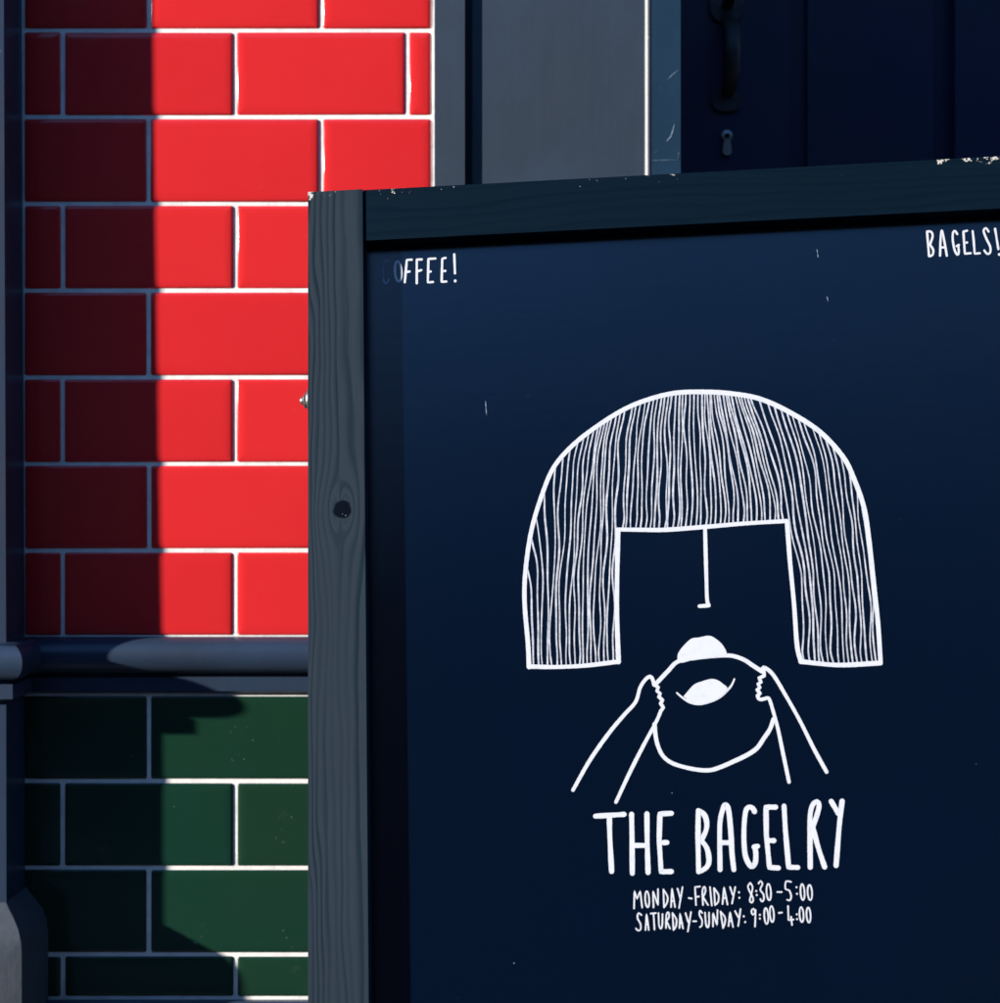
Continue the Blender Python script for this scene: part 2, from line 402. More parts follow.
# thumb-latch pull handle and drop keyhole cover
hx = dx(726.5)
bm = bmesh.new()
pts = [(0.0, dz(98)), (0.016, dz(92)), (0.030, dz(78)), (0.034, dz(58)), (0.030, dz(38)), (0.014, dz(24)), (0.0, dz(17))]
rings = []
for i, (o_, z) in enumerate(pts):
    ww = 0.0062 + 0.003 * math.sin(math.pi * i / 6)
    rings.append([bm.verts.new((hx + ww * math.cos(t), RD - 0.002 - o_ + 0.0045 * math.sin(t), z)) for t in [2 * math.pi * k / 12 for k in range(12)]])
for a, b in zip(rings, rings[1:]):
    for k in range(12): bm.faces.new((a[k], a[(k + 1) % 12], b[(k + 1) % 12], b[k]))
bm.faces.new(rings[0]); bm.faces.new(rings[-1])
hd = dr(link('handle', finish(bm, 'handle', 60), M['iron']))
def plate(z0, z1, w):
    bm = bmesh.new(); zc, h = (z0 + z1) / 2, (z1 - z0)
    a = [bm.verts.new((hx + x, RD - 0.0045, zc + z)) for x, z in round_rect(w, h, min(w, h) * 0.45, 6)]
    b = [bm.verts.new((hx + x, RD + 0.001, zc + z)) for x, z in round_rect(w, h, min(w, h) * 0.45, 6)]
    for i in range(len(a)): j = (i + 1) % len(a); bm.faces.new((a[i], a[j], b[j], b[i]))
    bm.faces.new(a); bm.faces.new(b[::-1]); return finish(bm, 'plate', 40)
dr(link('plate', plate(dz(112), dz(92), 0.030), M['iron']), hd)
dr(link('plate', plate(dz(24), dz(-40), 0.036), M['iron']), hd)
bm = bmesh.new(); bar(bm, (hx, RD - 0.002, dz(8)), (hx, RD - 0.034, dz(4)), 0.011, 0.003, (1, 0, 0))
dr(link('thumb_piece', finish(bm, 'thumb_piece'), M['iron']), hd)
bm = bmesh.new()
lathe(bm, [(0.0024, -0.001), (0.0026, 0.004), (0.0058, 0.0035), (0.0066, 0.001), (0.0066, -0.002)], (hx, RD, dz(136.5)), (0, -1, 0), 24)
esc = dr(tag(link('keyhole', finish(bm, 'keyhole', 40), M['brass']), 'small dull metal keyhole ring'))
bm = bmesh.new()
a = [bm.verts.new((hx + x * (0.8 if z > 0 else 1.0), RD - 0.005, dz(148.5) + z)) for x, z in round_rect(0.0095, 0.0165, 0.0045, 6)]
b = [bm.verts.new((q.co.x, RD - 0.0005, q.co.z)) for q in a]
for i in range(len(a)): j = (i + 1) % len(a); bm.faces.new((a[i], a[j], b[j], b[i]))
bm.faces.new(a); bm.faces.new(b[::-1])
dr(link('drop_cover', finish(bm, 'drop_cover', 40), M['brass']), esc)

# unseen fascia, cornice and upper wall, added overhead to cut sky light
up_ = root('added_fascia', 'unseen dark fascia and brick upper wall added over the tiles and door to block sky light', 'fascia', (0, 0.3, ZT))
def upp(o): o.parent = up_; o.matrix_parent_inverse = Matrix.Translation(-up_.location); return o
upp(box_part('fascia_board', (XL - 2.2, XD1 + 2.5, -0.10, 0.30, ZT + 0.004, ZT + 0.60), M['paint'], None, 0.004))
upp(box_part('fascia_cornice', (XL - 2.25, XD1 + 2.55, -0.55, 0.30, ZT + 0.605, ZT + 0.72), M['paint'], None, 0.01))
upp(box_part('upper_wall', (XL - 2.2, XD1 + 2.5, 0.05, 0.60, ZT + 0.722, 8.5), M['brick'], None, 0))
upp(box_part('side_wall', (XD1 + 0.1005, XD1 + 2.5, 0.03, 0.30, -0.12, ZT + 0.003), M['paint'], None, 0))

# right-hand side of the opening and a head over it, out of the picture
su(box_part('jamb', (XD1 + 0.003, XD1 + 0.10, 0.0, RD + 0.05, -0.06, ZT), M['surround'], None, 0.002))
su(box_part('head', (XJ + 0.0005, XD1 + 0.0025, 0.002, RD + 0.05, 2.11, ZT + 0.0005), M['surround'], None, 0.002))
su(box_part('threshold', (XJ + 0.001, XD1 + 0.002, 0.01, RD + 0.05, -0.05, 0.028), M['plinth'], None, 0.004))

# ------------------------------------------------------------------ folding sign board
up = Vector((-192.0, 1444.0, 7600.0)).normalized()
rt = Vector((1.0, -0.0676, 0.0381)); rt = (rt - up * rt.dot(up)).normalized()
into = up.cross(rt)
DEPTH = 1.03
P0 = CAM + Vector(((308 - 500) / F, 1.0, (501.5 - 192) / F)) * DEPTH      # top left front corner
H = 1.115
BASE = P0 - up * H
R3 = Matrix((rt, into, up)).transposed()
MW = Matrix.Translation(BASE) @ R3.to_4x4()
board = root('sandwich_board', 'navy folding sign board in a timber frame, painted with a bob-haired face eating a bagel', 'sign')
board.matrix_world = MW
def bl(px, py, depth=0.0):
    """photo pixel -> (s, t) on the board, depth behind its front face."""
    d = R3.transposed() @ Vector(((px - 500) / F, 1.0, (501.5 - py) / F)); o = R3.transposed() @ (CAM - BASE)
    k = (depth - o.y) / d.y
    return o.x + d.x * k, o.z + d.z * k
SW = bl(362.5, 192)[0]                                 # stile width
PDP = 0.0133                                           # panel sits this far behind the frame face
centre = bl(703, 530, PDP)[0]
BW = 2 * centre - 0.001                                # total width
RH = H - bl(364, 240)[1]                               # rail height
TH = 0.022
knot = bl(342, 509)

def wood(name, base, dark, knots, edge_top=True, axis='z', wear=1.0):
    n = NT(name); x, y, z = n.xyz()
    a, l = (x, z) if axis == 'z' else (z, x)           # across, along the grain
    wob = n.noise(1.0, 3, 0.5, vec=n.comb(n.math('MULTIPLY', a, 16.0), n.math('MULTIPLY', y, 16.0), n.math('MULTIPLY', l, 3.2)))
    f = n.math('MULTIPLY_ADD', n.math('SUBTRACT', wob, 0.5), 0.042, a)
    kn = None
    for kx, kz, rad in knots:
        ddx = n.math('SUBTRACT', a, kx); ddz = n.math('MULTIPLY', n.math('SUBTRACT', l, kz), 0.42)
        jit = n.math('MULTIPLY', n.math('SUBTRACT', n.noise(120, 2), 0.5), 0.004)
        r2 = n.math('ADD', n.math('MULTIPLY', ddx, ddx), n.math('MULTIPLY', ddz, ddz))
        q = n.math('DIVIDE', rad * rad * 3.0, n.math('ADD', r2, rad * rad * 0.5))
        f = n.math('SUBTRACT', f, n.math('MULTIPLY', n.math('ADD', ddx, 0.0012), q))
        zz = n.math('SUBTRACT', l, kz)
        rr = n.math('ADD', n.math('SQRT', n.math('ADD', n.math('MULTIPLY', ddx, ddx), n.math('MULTIPLY', n.math('MULTIPLY', zz, zz), 0.9))), jit)
        k1 = n.ramp(rr, rad * 0.85, rad * 1.08, 1.0, 0.0); kn = k1 if kn is None else n.math('MAXIMUM', kn, k1)
    # growth rings: sharp on one side, soft on the other
    ph = n.math('FRACT', n.math('MULTIPLY', f, n.math('MULTIPLY_ADD', f, -3000.0, 320.0)) if axis == 'z' else n.math('MULTIPLY', f, 150.0))
    ring = n.math('MULTIPLY', n.ramp(ph, 0.30, 0.78), n.ramp(ph, 0.84, 1.0, 1.0, 0.0))
    ring = n.math('MULTIPLY', ring, n.ramp(n.noise(1.0, 2, vec=n.comb(n.math('MULTIPLY', f, 90.0), 0.0, n.math('MULTIPLY', l, 2.0))), 0.30, 0.62, 0.25, 1.0))
    fib = n.noise(1.0, 3, 0.65, vec=n.comb(n.math('MULTIPLY', f, 900.0), n.math('MULTIPLY', y, 500.0), n.math('MULTIPLY', l, 14.0)))
    c = n.mix(n.math('MULTIPLY', ring, 0.95), base, dark)
    c = n.mix(n.ramp(fib, 0.42, 0.75, 0.0, 0.35), c, tuple(q * 1.2 for q in base))
    c = n.mix(n.ramp(n.noise(6, 4), 0.35, 0.7, 0.0, 0.4), c, tuple(q * 0.7 for q in base))
    if kn is not None:
        c = n.mix(n.math('MULTIPLY', kn, 0.98), c, (0.0012, 0.0025, 0.007))
        sp = n.math('MULTIPLY', kn, n.ramp(n.noise(330, 2), 0.70, 0.74)); c = n.mix(n.math('MULTIPLY', sp, 0.7), c, (0.25, 0.27, 0.30))
    # paint rubbed off along the top edge
    near = n.ramp(z, H - 0.013, H - 0.0005, 0.0, 1.0) if edge_top else 0.0
    if axis == 'z': near = n.math('MULTIPLY', near, n.ramp(x, 0.004, 0.034, 1.0, 0.55))
    else: near = n.math('MULTIPLY', near, n.math('MAXIMUM', n.ramp(x, 0.04, 0.13, 0.85, 0.35), n.ramp(x, BW - 0.105, BW - 0.09, 0.0, 1.0)))
    thr = n.math('MULTIPLY', near, n.ramp(n.noise(14, 3, 0.6), 0.42, 0.62, 0.25, 1.0))
    chips = n.ramp(n.math('ADD', n.noise(310, 4, 0.65), n.math('MULTIPLY', thr, 0.25 * wear)), 0.74, 0.78)
    chips = n.math('MULTIPLY', chips, n.ramp(near, 0.02, 0.3))
    c = n.mix(n.math('MULTIPLY', chips, 0.9), c, (0.50, 0.47, 0.42))
    n.set(color=c, rough=n.math('MULTIPLY_ADD', fib, 0.2, 0.55), spec=0.02)
    h = n.math('SUBTRACT', n.math('MULTIPLY', fib, 0.35), n.math('ADD', n.math('MULTIPLY', ring, 0.5), n.math('MULTIPLY', chips, 0.6)))
    if kn is not None: h = n.math('SUBTRACT', h, n.math('MULTIPLY', kn, 0.8))
    n.bump(h, 0.22, 0.0008); return n.done()

M['stile'] = wood('faded_stained_pine', (0.0210, 0.0310, 0.0420), (0.0050, 0.0135, 0.0210), [(knot[0], knot[1], 0.0062)], wear=1.7)
M['rail'] = wood('dark_blue_stained_pine', (0.0022, 0.0083, 0.0160), (0.0014, 0.0062, 0.0128), [], axis='x', wear=0.95)

def board_box(name, x0, x1, y0, y1, z0, z1, mat, bev=0.0012):
    bm = bmesh.new(); box(bm, x0, x1, y0, y1, z0, z1)
    bevel(bm, bev, 3)
    o = link(name, finish(bm, name, 35), mat, board); return o
sl_ = board_box('stile', 0, SW, 0, TH, 0, H, M['stile']); tag(sl_, 'faded grey timber upright with a dark knot')
sr_ = board_box('stile', BW - SW, BW, 0.0005, TH, 0, H, M['rail'])
board_box('top_rail', SW + 0.0006, BW - SW - 0.0006, 0.0012, TH, H - RH, H - 0.0003, M['rail'])
board_box('bottom_rail', SW + 0.0006, BW - SW - 0.0006, 0.0012, TH, 0.10, 0.10 + RH, M['rail'])

n = NT('board_blue_paint'); x, y, z = n.xyz()
cl = n.noise(5, 5, 0.6); br = n.noise(1.0, 4, 0.6, vec=n.comb(n.math('MULTIPLY', x, 12.0), 0.0, n.math('MULTIPLY', z, 150.0)))
c = n.mix(n.ramp(cl, 0.3, 0.75), (0.0003, 0.0034, 0.0128), (0.0005, 0.0031, 0.0108))
c = n.mix(n.ramp(n.noise(190, 3, 0.6), 0.765, 0.79, 0.0, 0.45), c, (0.07, 0.10, 0.14))
n.bump(n.math('ADD', n.math('MULTIPLY', br, 0.6), n.noise(70, 3)), 0.12, 0.0006)
df = n.t.nodes.new('ShaderNodeBsdfDiffuse'); gl = n.t.nodes.new('ShaderNodeBsdfGlossy'); gl.distribution = 'BECKMANN'
fr = n.t.nodes.new('ShaderNodeFresnel'); fr.inputs[0].default_value = 1.75; mx = n.t.nodes.new('ShaderNodeMixShader')
nb = n.b.inputs['Normal'].links[0].from_socket
n.put(df.inputs['Color'], c); gl.inputs['Color'].default_value = (1, 1, 1, 1); n.put(gl.inputs['Roughness'], n.ramp(cl, 0.3, 0.8, 0.30, 0.36))
for q in (df, gl, fr): n.put(q.inputs['Normal'], nb)
n.put(mx.inputs[0], fr.outputs[0]); n.t.links.new(df.outputs[0], mx.inputs[1]); n.t.links.new(gl.outputs[0], mx.inputs[2])
n.t.links.new(mx.outputs[0], n.out.inputs[0]); n.t.nodes.remove(n.b); M['panel'] = n.done()
pb = bmesh.new(); box(pb, SW - 0.006, BW - SW + 0.006, PDP, PDP + 0.006, 0.11, H - RH + 0.006)
panel = link('panel', finish(pb, 'panel'), M['panel'], board)

# rear frame of the A shape, hinged at the top
lw = R3.transposed() @ Vector((0.025, 0.190, -0.98)).normalized()
for s in (SW / 2, BW - SW / 2):
    p = Vector((s, TH + 0.014, H - 0.012)); q = p + lw * (H - 0.012)
    bm = bmesh.new(); bar(bm, p, q, SW, TH, (1, 0, 0)); bevel(bm, 0.0012, 2)
    link('rear_leg', finish(bm, 'rear_leg', 35), M['rail'], board)
for k in (0.03, 0.86):
    p = Vector((SW + 0.0005, TH + 0.014, H - 0.012)) + lw * (k * H + 0.02); q = p + Vector((BW - 2 * SW - 0.001, 0, 0))
    bm = bmesh.new(); bar(bm, p, q, 0.034, TH * 0.9, up and (0, 0, 1)); bevel(bm, 0.0012, 2)
    link('rear_rail', finish(bm, 'rear_rail', 35), M['rail'], board)
for s in (0.10, BW - 0.10):
    bm = bmesh.new(); bar(bm, (s - 0.025, TH + 0.0015, H - 0.004), (s + 0.025, TH + 0.0015, H - 0.004), 0.006, 0.0028, (0, 0, 1))
    link('hinge', finish(bm, 'hinge'), M['zinc'], board)
# bolt head in the outer edge of the left upright
bt = bl(306, 397.5)[1]
bm = bmesh.new()
lathe(bm, [(0.0, 0.0016), (0.0078, 0.0015), (0.0082, 0.0008), (0.0082, -0.0004), (0.0, -0.0004)], (0.0, 0.0085, bt), (-1, 0, 0), 20)
lathe(bm, [(0.0, 0.0046), (0.0046, 0.0046), (0.0054, 0.0040), (0.0054, 0.0014), (0.0, 0.0014)], (0.0, 0.0085, bt), (-1, 0.0, 0.0), 6)
lathe(bm, [(0.0, 0.0070), (0.0022, 0.0069), (0.0028, 0.0062), (0.0028, 0.0044), (0.0, 0.0044)], (0.0, 0.0085, bt), (-1, 0, 0), 12)
tag(link('bolt', finish(bm, 'bolt', 40), M['zinc'], board), 'silver bolt head in the side of the frame')

# ------------------------------------------------------------------ hand-painted drawing and lettering on the panel
n = NT('white_sign_paint'); x, y, z = n.xyz()
thin = n.ramp(n.noise(160, 4, 0.65), 0.30, 0.52, 0.30, 0.0)
n.set(color=n.mix(thin, (0.50, 0.515, 0.55), (0.36, 0.38, 0.43)), rough=0.5, spec=0.3); M['white'] = n.done()
n = NT('strand_paint'); n.set(color=n.mix(n.ramp(n.noise(150, 4, 0.65), 0.35, 0.62, 0.0, 0.8), (0.46, 0.475, 0.51), (0.26, 0.28, 0.33)), rough=0.6, spec=0.1); M['strand'] = n.done()
n = NT('worn_sign_paint'); n.set(color=n.mix(n.ramp(n.noise(140, 4, 0.65), 0.35, 0.6, 0.0, 0.75), (0.42, 0.46, 0.55), (0.08, 0.11, 0.17)), rough=0.6); M['thinwhite'] = n.done()

def catmull(pts, step=1.5):
    if len(pts) < 3: 
        (x0, y0), (x1, y1) = pts; m = max(2, int(math.hypot(x1 - x0, y1 - y0) / step))
        return [(x0 + (x1 - x0) * k / m, y0 + (y1 - y0) * k / m) for k in range(m + 1)]
    P = [(2 * pts[0][0] - pts[1][0], 2 * pts[0][1] - pts[1][1])] + list(pts) + [(2 * pts[-1][0] - pts[-2][0], 2 * pts[-1][1] - pts[-2][1])]
    out = []
    for i in range(1, len(P) - 2):
        a, b, c, d = P[i - 1], P[i], P[i + 1], P[i + 2]
        m = max(2, int(math.hypot(c[0] - b[0], c[1] - b[1]) / step))
        for k in range(m):
            t = k / m
            out.append(tuple(0.5 * (2 * b[q] + (c[q] - a[q]) * t + (2 * a[q] - 5 * b[q] + 4 * c[q] - d[q]) * t * t + (3 * b[q] - a[q] - 3 * c[q] + d[q]) * t ** 3) for q in (0, 1)))
    out.append(pts[-1]); return out

class Brush:
    def __init__(s, lift=0.00013): s.bm = bmesh.new(); s.k = 0; s.lift = lift
    def vert(s, x, y, lift):
        a, t = bl(x, y, PDP); return s.bm.verts.new((a, PDP - lift, t))
    def stroke(s, pts, wd, curve=True, taper=0.0, jit=0.06):
        p = catmull(pts) if curve else sum([catmull([a, b])[:-1] for a, b in zip(pts, pts[1:])], []) + [pts[-1]]
        s.k += 1; base = s.lift + (s.k % 9) * 0.000008
        ph = random.uniform(0, 6.3); m = len(p); L = []; Rr = []
        nrm = []
        for i in range(m):
            a = p[max(i - 1, 0)]; b = p[min(i + 1, m - 1)]
            d = math.hypot(b[0] - a[0], b[1] - a[1]) or 1.0; nrm.append((-(b[1] - a[1]) / d, (b[0] - a[0]) / d))
        for i in range(m):
            u = i / (m - 1)
            h = wd / 2 * (1 + jit * math.sin(ph + u * 7.0) + jit * random.uniform(-0.6, 0.6))
            if taper: h *= 1 - taper * (2 * u - 1) ** 2
            lf = base + u * 0.000004
            L.append(s.vert(p[i][0] + nrm[i][0] * h, p[i][1] + nrm[i][1] * h, lf)); Rr.append(s.vert(p[i][0] - nrm[i][0] * h, p[i][1] - nrm[i][1] * h, lf))
        for i in range(m - 1): s.bm.faces.new((L[i], L[i + 1], Rr[i + 1], Rr[i]))
        for e, sg in ((0, -1), (m - 1, 1)):                # rounded ends
            h = wd / 2 * (1 - taper) * 0.97; nx, ny = nrm[e]; tx, ty = ny * sg, -nx * sg
            arc = [s.vert(p[e][0] + h * (nx * math.cos(q) + tx * math.sin(q)), p[e][1] + h * (ny * math.cos(q) + ty * math.sin(q)), base + e / max(m - 1, 1) * 0.000004) for q in [math.pi * k / 6 for k in range(1, 6)]]
            s.bm.faces.new([L[e]] + arc + [Rr[e]])
    def dot(s, x, y, r):
        s.k += 1; s.bm.faces.new([s.vert(x + r * math.cos(q), y + r * 1.1 * math.sin(q), s.lift) for q in [math.pi * k / 5 for k in range(10)]])
    def ring(s, x, y, rx, ry, wd, tilt=0.06):
        pts = [(x + rx * math.cos(q) + tilt * ry * math.sin(q), y + ry * math.sin(q)) for q in [-1.4 + 2 * math.pi * k / 14 for k in range(15)]]
        s.stroke(pts, wd)
    def blob(s, pts):
        s.k += 1; o = catmull(list(pts) + [pts[0]], 2.0)[:-1]
        f = s.bm.faces.new([s.vert(x, y, s.lift + 0.00008) for x, y in o]); bmesh.ops.triangulate(s.bm, faces=[f])
    def done(s, name, label, mat='white'):
        for f in s.bm.faces: pass
        me = bpy.data.meshes.new(name)
        for f in s.bm.faces:
            f.normal_update()
            if f.normal.y > 0: f.normal_flip()
        s.bm.to_mesh(me); s.bm.free()
        return tag(link(name, me, M[mat], panel), label)

# -- hair
outl = [(529, 667), (528, 644), (524.5, 600), (526, 566), (532, 528), (543, 492), (554, 467), (572, 446), (596, 427), (624, 409.5), (650, 399), (676, 393), (704, 392), (731, 393.6), (760, 399), (790, 412.5), (820, 432), (843, 457), (854, 479), (864, 508), (869, 540), (874, 586), (878, 624), (880.5, 662)]
b = Brush()
b.stroke(outl, 4.6)
b.stroke([(528.5, 666.5), (556, 667), (586, 665.5), (619, 661.5)], 4.2)
b.stroke([(618.5, 662), (617, 620), (617, 580), (618, 531)], 4.6)
b.stroke([(617.5, 529.5), (640, 529.8), (666, 529.8), (706, 526.8), (745, 523.5), (787, 521)], 4.2)
b.stroke([(787, 521), (790, 562), (794, 604), (797, 645), (801, 662)], 4.4)
b.stroke([(800.5, 661.5), (838, 665), (880.5, 663)], 4.6)
b.done('hair_outline', 'thick white painted outline of the bobbed hair')
OP = catmull(outl, 1.0)
acc = [0.0]
for p, q in zip(OP, OP[1:]): acc.append(acc[-1] + math.hypot(q[0] - p[0], q[1] - p[1]))
def param(pt): return acc[min(range(len(OP)), key=lambda i: (OP[i][0] - pt[0]) ** 2 + (OP[i][1] - pt[1]) ** 2)]
def at_len(a):
    i = 0
    while i < len(acc) - 2 and acc[i + 1] < a: i += 1
    return OP[i]
tab = [(532, (525.5, 572)), (537, (529, 543)), (544, (538, 507)), (552, (556, 463)), (565, (577, 441)), (580, (596, 427)), (600, (613, 415)), (617, (629, 407)), (640, (651, 399)), (660, (667, 395)), (706, (703, 392)), (730, (715, 392.4)), (752, (729, 393.5)), (786, (752, 397)), (803, (757, 398.5)), (812, (770, 403)), (822, (784, 410)), (840, (805, 421)), (855, (828, 439)), (868, (848, 467)), (878, (864, 508))]
tabp = [(xb, param(p)) for xb, p in tab]
def top_for(xb):
    for (a, pa), (c, pc) in zip(tabp, tabp[1:]):
        if a <= xb <= c: return at_len(pa + (pc - pa) * (xb - a) / (c - a))
    return at_len(tabp[-1][1])
def bottom_y(x):
    if x < 617: return 665.5 - max(0, x - 575) * 0.09
    if x < 790: return 529.5 - max(0, x - 660) * 0.066
    return 663.0
def lowf(seed):
    r = random.Random(seed); A = [(r.uniform(0.5, 1), r.uniform(0, 6.3), f * r.uniform(0.8, 1.2)) for f in (0.025, 0.05, 0.1)]
    return lambda y: sum(a * math.sin(y * f + p) / (1 + 9 * f) for a, p, f in A)
def edge_x(y, left):
    c = [p for p in OP if (p[0] < 704) == left]
    return min(c, key=lambda p: abs(p[1] - y))[0]
bases = []
x = 533.5
while x < 615: bases.append(x); x += random.uniform(3.6, 5.4)
x = 621.5
while x < 786: bases.append(x); x += random.uniform(3.5, 5.6)
x = 805.0
while x < 877.5: bases.append(x); x += random.uniform(3.8, 5.6)
b = Brush(0.00004); shared = lowf(3)
for i, xb in enumerate(bases):
    if 617 < xb < 790: 
        tx, ty = top_for(xb)
    else: tx, ty = top_for(xb)
    yb = bottom_y(xb); f = lowf(100 + i); pts = []; m = max(5, int((yb - ty) / 11))
    yk = min(yb, max(575.0, ty + 75.0))
    for k in range(m + 1):
        y = ty + (yb - ty) * k / m
        sfrac = min(1.0, (y - ty) / max(yk - ty, 1)); e = math.sin(sfrac * math.pi / 2) if xb < 700 else (0.35 * sfrac + 0.65 * math.sin(sfrac * math.pi / 2))
        drift = 0.0
        if xb > 790: drift = -7.0 * max(0.0, (yb - max(y, 540)) / 125.0)      # the right lock leans
        if xb < 617: drift = 0.0
        fade = min(1.0, k / 2.5, (m - k) / 1.5 + 0.3)
        wob = (1.35 * f(y) + 1.6 * shared(y + xb * 0.3)) * fade
        xx_ = tx + (xb + drift - tx) * e + wob
        if k > 0: xx_ = max(edge_x(y, True) + 2.2, min(xx_, edge_x(y, False) - 2.2))
        pts.append((xx_, y))
    b.stroke(pts, random.uniform(1.25, 1.8), jit=0.16)
b.done('hair_strands', 'fine wavy white painted hair lines', 'strand')

# -- face, bagel and arms
b = Brush()
b.stroke([(705, 528), (706, 565), (707, 598), (708.6, 605.3)], 3.8); b.stroke([(708.8, 605.5), (699.5, 606.2)], 3.8)
b.done('nose_line', 'white painted nose line')
q8 = lambda pts: [(660 + x / 8.333, 625 + y / 8.333) for x, y in pts]
b = Brush()
b.blob(q8([(145, 295), (150, 240), (190, 180), (260, 115), (320, 105), (400, 90), (450, 105), (520, 165), (555, 245), (480, 262), (300, 285), (180, 315)]))
b.blob(q8([(195, 595), (280, 500), (350, 470), (425, 450), (480, 460), (530, 495), (565, 530), (530, 575), (480, 610), (420, 640), (330, 662), (260, 645)]))
b.stroke(q8([(140, 565), (180, 600), (250, 645), (330, 658), (420, 637), (500, 598), (570, 535), (600, 495), (620, 450)]), 2.6, taper=0.4)
b.done('lips', 'filled white painted lips')
b = Brush()
b.stroke([(655.5, 684), (660, 679.5), (668, 671), (678, 661.5), (696, 658), (717.6, 655.8), (732, 655.8), (744, 659.8), (752, 665), (762, 671.5)], 4.0)
b.stroke([(654.5, 724), (655.5, 735), (658, 746), (663, 756), (672, 763), (686, 767.5), (700, 770), (711, 770), (722, 766.5), (733.6, 761.4), (747, 755), (757, 748), (764, 738), (770, 729), (773.5, 719)], 4.2)
b.done('bagel_outline', 'white painted bagel outline')
b = Brush()
b.stroke([(573, 790), (590, 760), (609, 733), (624, 715), (635.5, 702), (640, 688), (645, 680), (650, 676.5), (652.7, 679.5), (654, 684.7)], 3.8)
b.stroke([(654, 684.7), (658.4, 687.2), (656.8, 691), (660.2, 693.5), (658.8, 697), (662.6, 700), (660.6, 703.6), (663.4, 707.5), (660.8, 711)], 3.4, False)
b.stroke([(661, 710.5), (655.7, 722.8), (643.7, 745), (630, 772), (616, 802)], 3.7)
b.done('arm_outline', 'white painted arm and hand at the left edge of the bagel')
b = Brush()
b.stroke([(762, 671), (763.7, 667.5), (772.8, 674.4), (786, 696), (800, 721), (814, 749), (826.6, 772)], 3.7)
b.stroke([(763.5, 669), (764.2, 675.8), (758.9, 678.0), (761.2, 682), (757.9, 684), (760, 687.5), (757, 689.8), (760, 693.3), (757.5, 696)], 3.4, False)
b.stroke([(757.5, 695.5), (758.8, 698.8), (762, 699.4), (767.6, 698.0), (769.6, 700), (772.8, 710), (777.7, 728), (783.3, 754.7), (789, 782)], 3.6)
b.done('arm_outline', 'white painted arm and hand at the right edge of the bagel')

# -- lettering
def letters(ox, oy, sc, wd, items, mat, name, label):
    b = Brush(); P = lambda x, y: (ox + x / sc, oy + y / sc)
    draw(b, ox, oy, sc, wd, items)
    return b.done(name, label, mat)
def draw(b, ox, oy, sc, wd, items):
    for it in items:
        kind, v = it[0], it[1:]
        if kind in 'cl':   # c: curved, l: straight-sided
            b.stroke([(ox + v[i] / sc, oy + v[i + 1] / sc) for i in range(0, len(v), 2)], wd, kind == 'c')
        elif kind == 'd': b.dot(ox + v[0] / sc, oy + v[1] / sc, wd * 0.62)
        elif kind == 'o': b.ring(ox + v[0] / sc, oy + v[1] / sc, v[2] / sc, v[3] / sc, wd)

b = Brush()
draw(b, 590, 795, 11.11, 5.0, [('l', 60, 235, 380, 215), ('c', 215, 250, 220, 450, 240, 850), ('c', 462, 212, 467, 500, 470, 870), ('c', 632, 207, 635, 500, 645, 862), ('l', 480, 560, 620, 560),
    ('l', 905, 203, 777, 210, 768, 500, 790, 852, 905, 850), ('l', 780, 530, 855, 527)])
draw(b, 680, 790, 11.11, 5.0, [('c', 203, 228, 200, 550, 207, 908), ('c', 205, 230, 270, 275, 298, 370, 285, 460, 240, 552), ('c', 240, 562, 300, 650, 322, 770, 308, 840, 265, 882, 210, 908),
    ('c', 445, 885, 442, 400, 475, 215, 505, 165, 540, 225, 567, 500, 577, 700, 598, 885), ('l', 460, 585, 560, 585),
    ('c', 828, 242, 808, 203, 765, 190, 730, 235, 712, 400, 712, 600, 732, 750, 790, 848, 835, 810, 842, 700, 830, 640), ('l', 822, 632, 862, 624)])
draw(b, 760, 790, 11.11, 5.0, [('l', 175, 190, 66, 190, 70, 500, 105, 860, 205, 866), ('l', 80, 562, 155, 562), ('l', 267, 178, 282, 450, 318, 857, 420, 860),
    ('c', 558, 860, 555, 500, 556, 290, 582, 170, 632, 127, 656, 165, 638, 260, 588, 400), ('c', 582, 405, 650, 650, 718, 856), ('l', 790, 125, 872, 262), ('c', 912, 122, 880, 400, 845, 840)])
b.done('lettering', 'large white hand-painted shop name')

b = Brush()
draw(b, 625, 878, 10.0, 1.55, [('l', 90, 305, 95, 130, 120, 210, 152, 130, 172, 295), ('o', 222, 212, 20, 80), ('l', 285, 295, 280, 130, 330, 272, 330, 110), ('c', 390, 295, 384, 115), ('c', 384, 115, 425, 185, 420, 245, 390, 295),
    ('l', 460, 290, 470, 105, 500, 290), ('l', 464, 230, 490, 230), ('l', 525, 105, 552, 200), ('l', 575, 90, 540, 300), ('l', 637, 200, 668, 205), ('l', 710, 270, 700, 90, 750, 85), ('l', 705, 190, 740, 185),
    ('c', 780, 270, 774, 130, 795, 85, 805, 130, 780, 190), ('l', 780, 190, 830, 270), ('l', 850, 90, 868, 275), ('l', 900, 270, 890, 100), ('c', 890, 100, 935, 170, 930, 240, 900, 270)])
draw(b, 720, 874, 10.0, 1.55, [('l', 25, 300, 40, 130, 75, 305), ('l', 30, 240, 60, 240), ('l', 100, 130, 127, 208), ('l', 152, 130, 120, 295), ('d', 190, 183), ('d', 193, 238),
    ('c', 302, 88, 280, 120, 292, 165, 328, 235, 330, 270, 315, 286, 298, 262, 318, 180, 325, 125, 302, 88), ('d', 362, 170), ('d', 368, 210), ('c', 385, 95, 405, 70, 425, 100, 402, 155, 435, 205, 437, 258, 418, 275, 403, 250),
    ('o', 487, 180, 22, 82), ('l', 572, 180, 618, 180), ('c', 710, 78, 660, 75, 655, 150, 690, 162, 712, 220, 700, 262, 672, 258), ('d', 765, 132), ('d', 770, 198), ('o', 825, 180, 20, 80), ('o', 898, 185, 22, 76)])
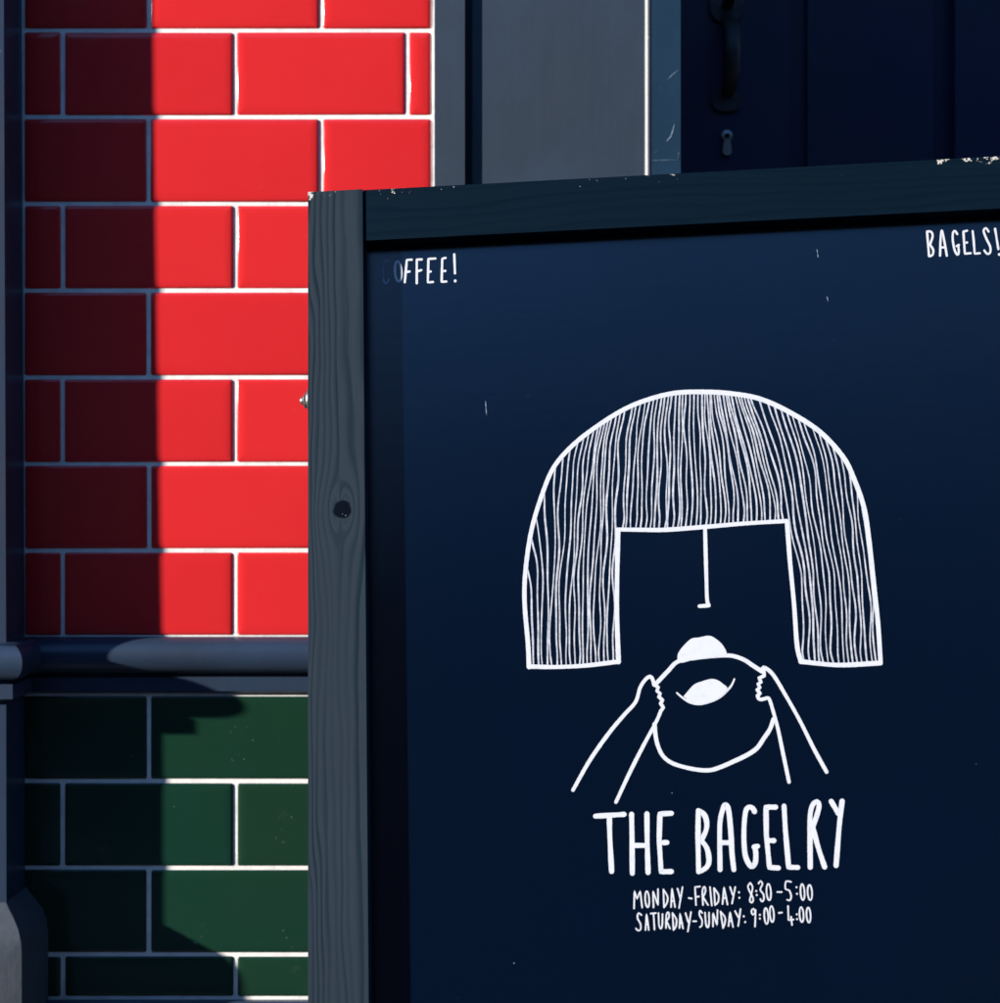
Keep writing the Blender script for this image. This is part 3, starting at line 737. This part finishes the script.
b.done('lettering', 'upper line of small white opening hours')
b = Brush()
draw(b, 625, 878, 10.0, 1.55, [('c', 165, 370, 135, 350, 125, 400, 155, 460, 155, 515, 128, 525, 110, 505), ('l', 205, 520, 215, 360, 238, 520), ('l', 210, 465, 232, 465), ('l', 257, 355, 310, 350), ('l', 285, 355, 295, 515),
    ('c', 335, 350, 340, 470, 358, 508, 372, 470, 375, 360), ('c', 410, 500, 414, 365, 435, 342, 440, 390, 415, 430), ('l', 415, 430, 450, 505), ('l', 485, 520, 475, 350), ('c', 475, 350, 514, 415, 508, 485, 485, 520),
    ('l', 545, 500, 550, 355, 580, 505), ('l', 548, 450, 572, 450), ('l', 605, 350, 632, 440), ('l', 660, 340, 628, 535), ('l', 682, 432, 713, 432), ('c', 772, 348, 750, 325, 745, 370, 770, 420, 768, 475, 748, 490),
    ('c', 800, 345, 810, 465, 828, 495, 840, 455, 840, 345), ('l', 880, 485, 880, 350, 920, 470, 925, 320)])
draw(b, 720, 874, 10.0, 1.55, [('l', 30, 540, 5, 375), ('c', 5, 375, 50, 435, 46, 500, 30, 540), ('l', 85, 520, 100, 380, 130, 530), ('l', 90, 470, 118, 470), ('l', 150, 370, 183, 432), ('l', 205, 350, 182, 520), ('d', 238, 423), ('d', 252, 480),
    ('c', 355, 385, 335, 345, 313, 372, 330, 408, 354, 380), ('l', 356, 360, 350, 525), ('d', 398, 408), ('d', 398, 445), ('o', 462, 420, 20, 80), ('o', 518, 400, 20, 80), ('l', 587, 388, 620, 385),
    ('l', 680, 320, 685, 460, 735, 455), ('l', 710, 425, 720, 510), ('d', 768, 403), ('d', 770, 450), ('o', 815, 405, 20, 75), ('o', 885, 410, 20, 75)])
b.done('lettering', 'lower line of small white opening hours')
letters(370, 230, 8.333, 1.4, [('c', 155, 258, 125, 255, 110, 320, 115, 420, 130, 450, 150, 430, 155, 410)], 'thinwhite', 'lettering', 'faint worn first letter of the word coffee')
letters(370, 230, 8.333, 2.3, [('o', 235, 345, 27, 84), ('l', 348, 248, 307, 250, 290, 436), ('l', 300, 350, 330, 347), ('l', 432, 246, 390, 247, 390, 445), ('l', 395, 345, 428, 335),
    ('l', 545, 238, 487, 242, 482, 437, 525, 434), ('l', 487, 350, 506, 347), ('l', 630, 233, 602, 240, 597, 433, 636, 430), ('l', 600, 345, 628, 341), ('l', 702, 203, 708, 362), ('d', 710, 425)], 'white', 'lettering', 'small white word coffee with exclamation mark')
letters(900, 210, 10.0, 2.2, [('l', 270, 220, 290, 462), ('c', 270, 216, 310, 218, 326, 262, 300, 345), ('c', 300, 350, 332, 400, 325, 450, 295, 464), ('c', 400, 458, 405, 300, 417, 205, 440, 300, 468, 458), ('l', 405, 375, 445, 375),
    ('c', 572, 242, 550, 210, 530, 225, 527, 300, 545, 400, 572, 448, 587, 425, 582, 352), ('l', 588, 350, 566, 362), ('l', 670, 208, 633, 217, 640, 330, 648, 438, 706, 433), ('l', 640, 330, 670, 326), ('l', 726, 212, 736, 300, 746, 438, 797, 433),
    ('c', 885, 217, 860, 182, 835, 207, 862, 285, 902, 370, 900, 428, 872, 440, 842, 405), ('l', 950, 188, 983, 392), ('d', 992, 445)], 'white', 'lettering', 'small white word bagels with exclamation mark')
# stray flecks
b = Brush(); b.stroke([(485.5, 401), (486.5, 415)], 1.0, taper=0.5); b.stroke([(817, 250), (818, 257)], 0.9); b.stroke([(827, 297), (828, 301)], 0.8); b.dot(514, 963, 0.6); b.dot(672, 793, 0.6)
b.done('paint_flecks', 'tiny stray flecks of pale paint', 'scuff')['kind'] = 'stuff'
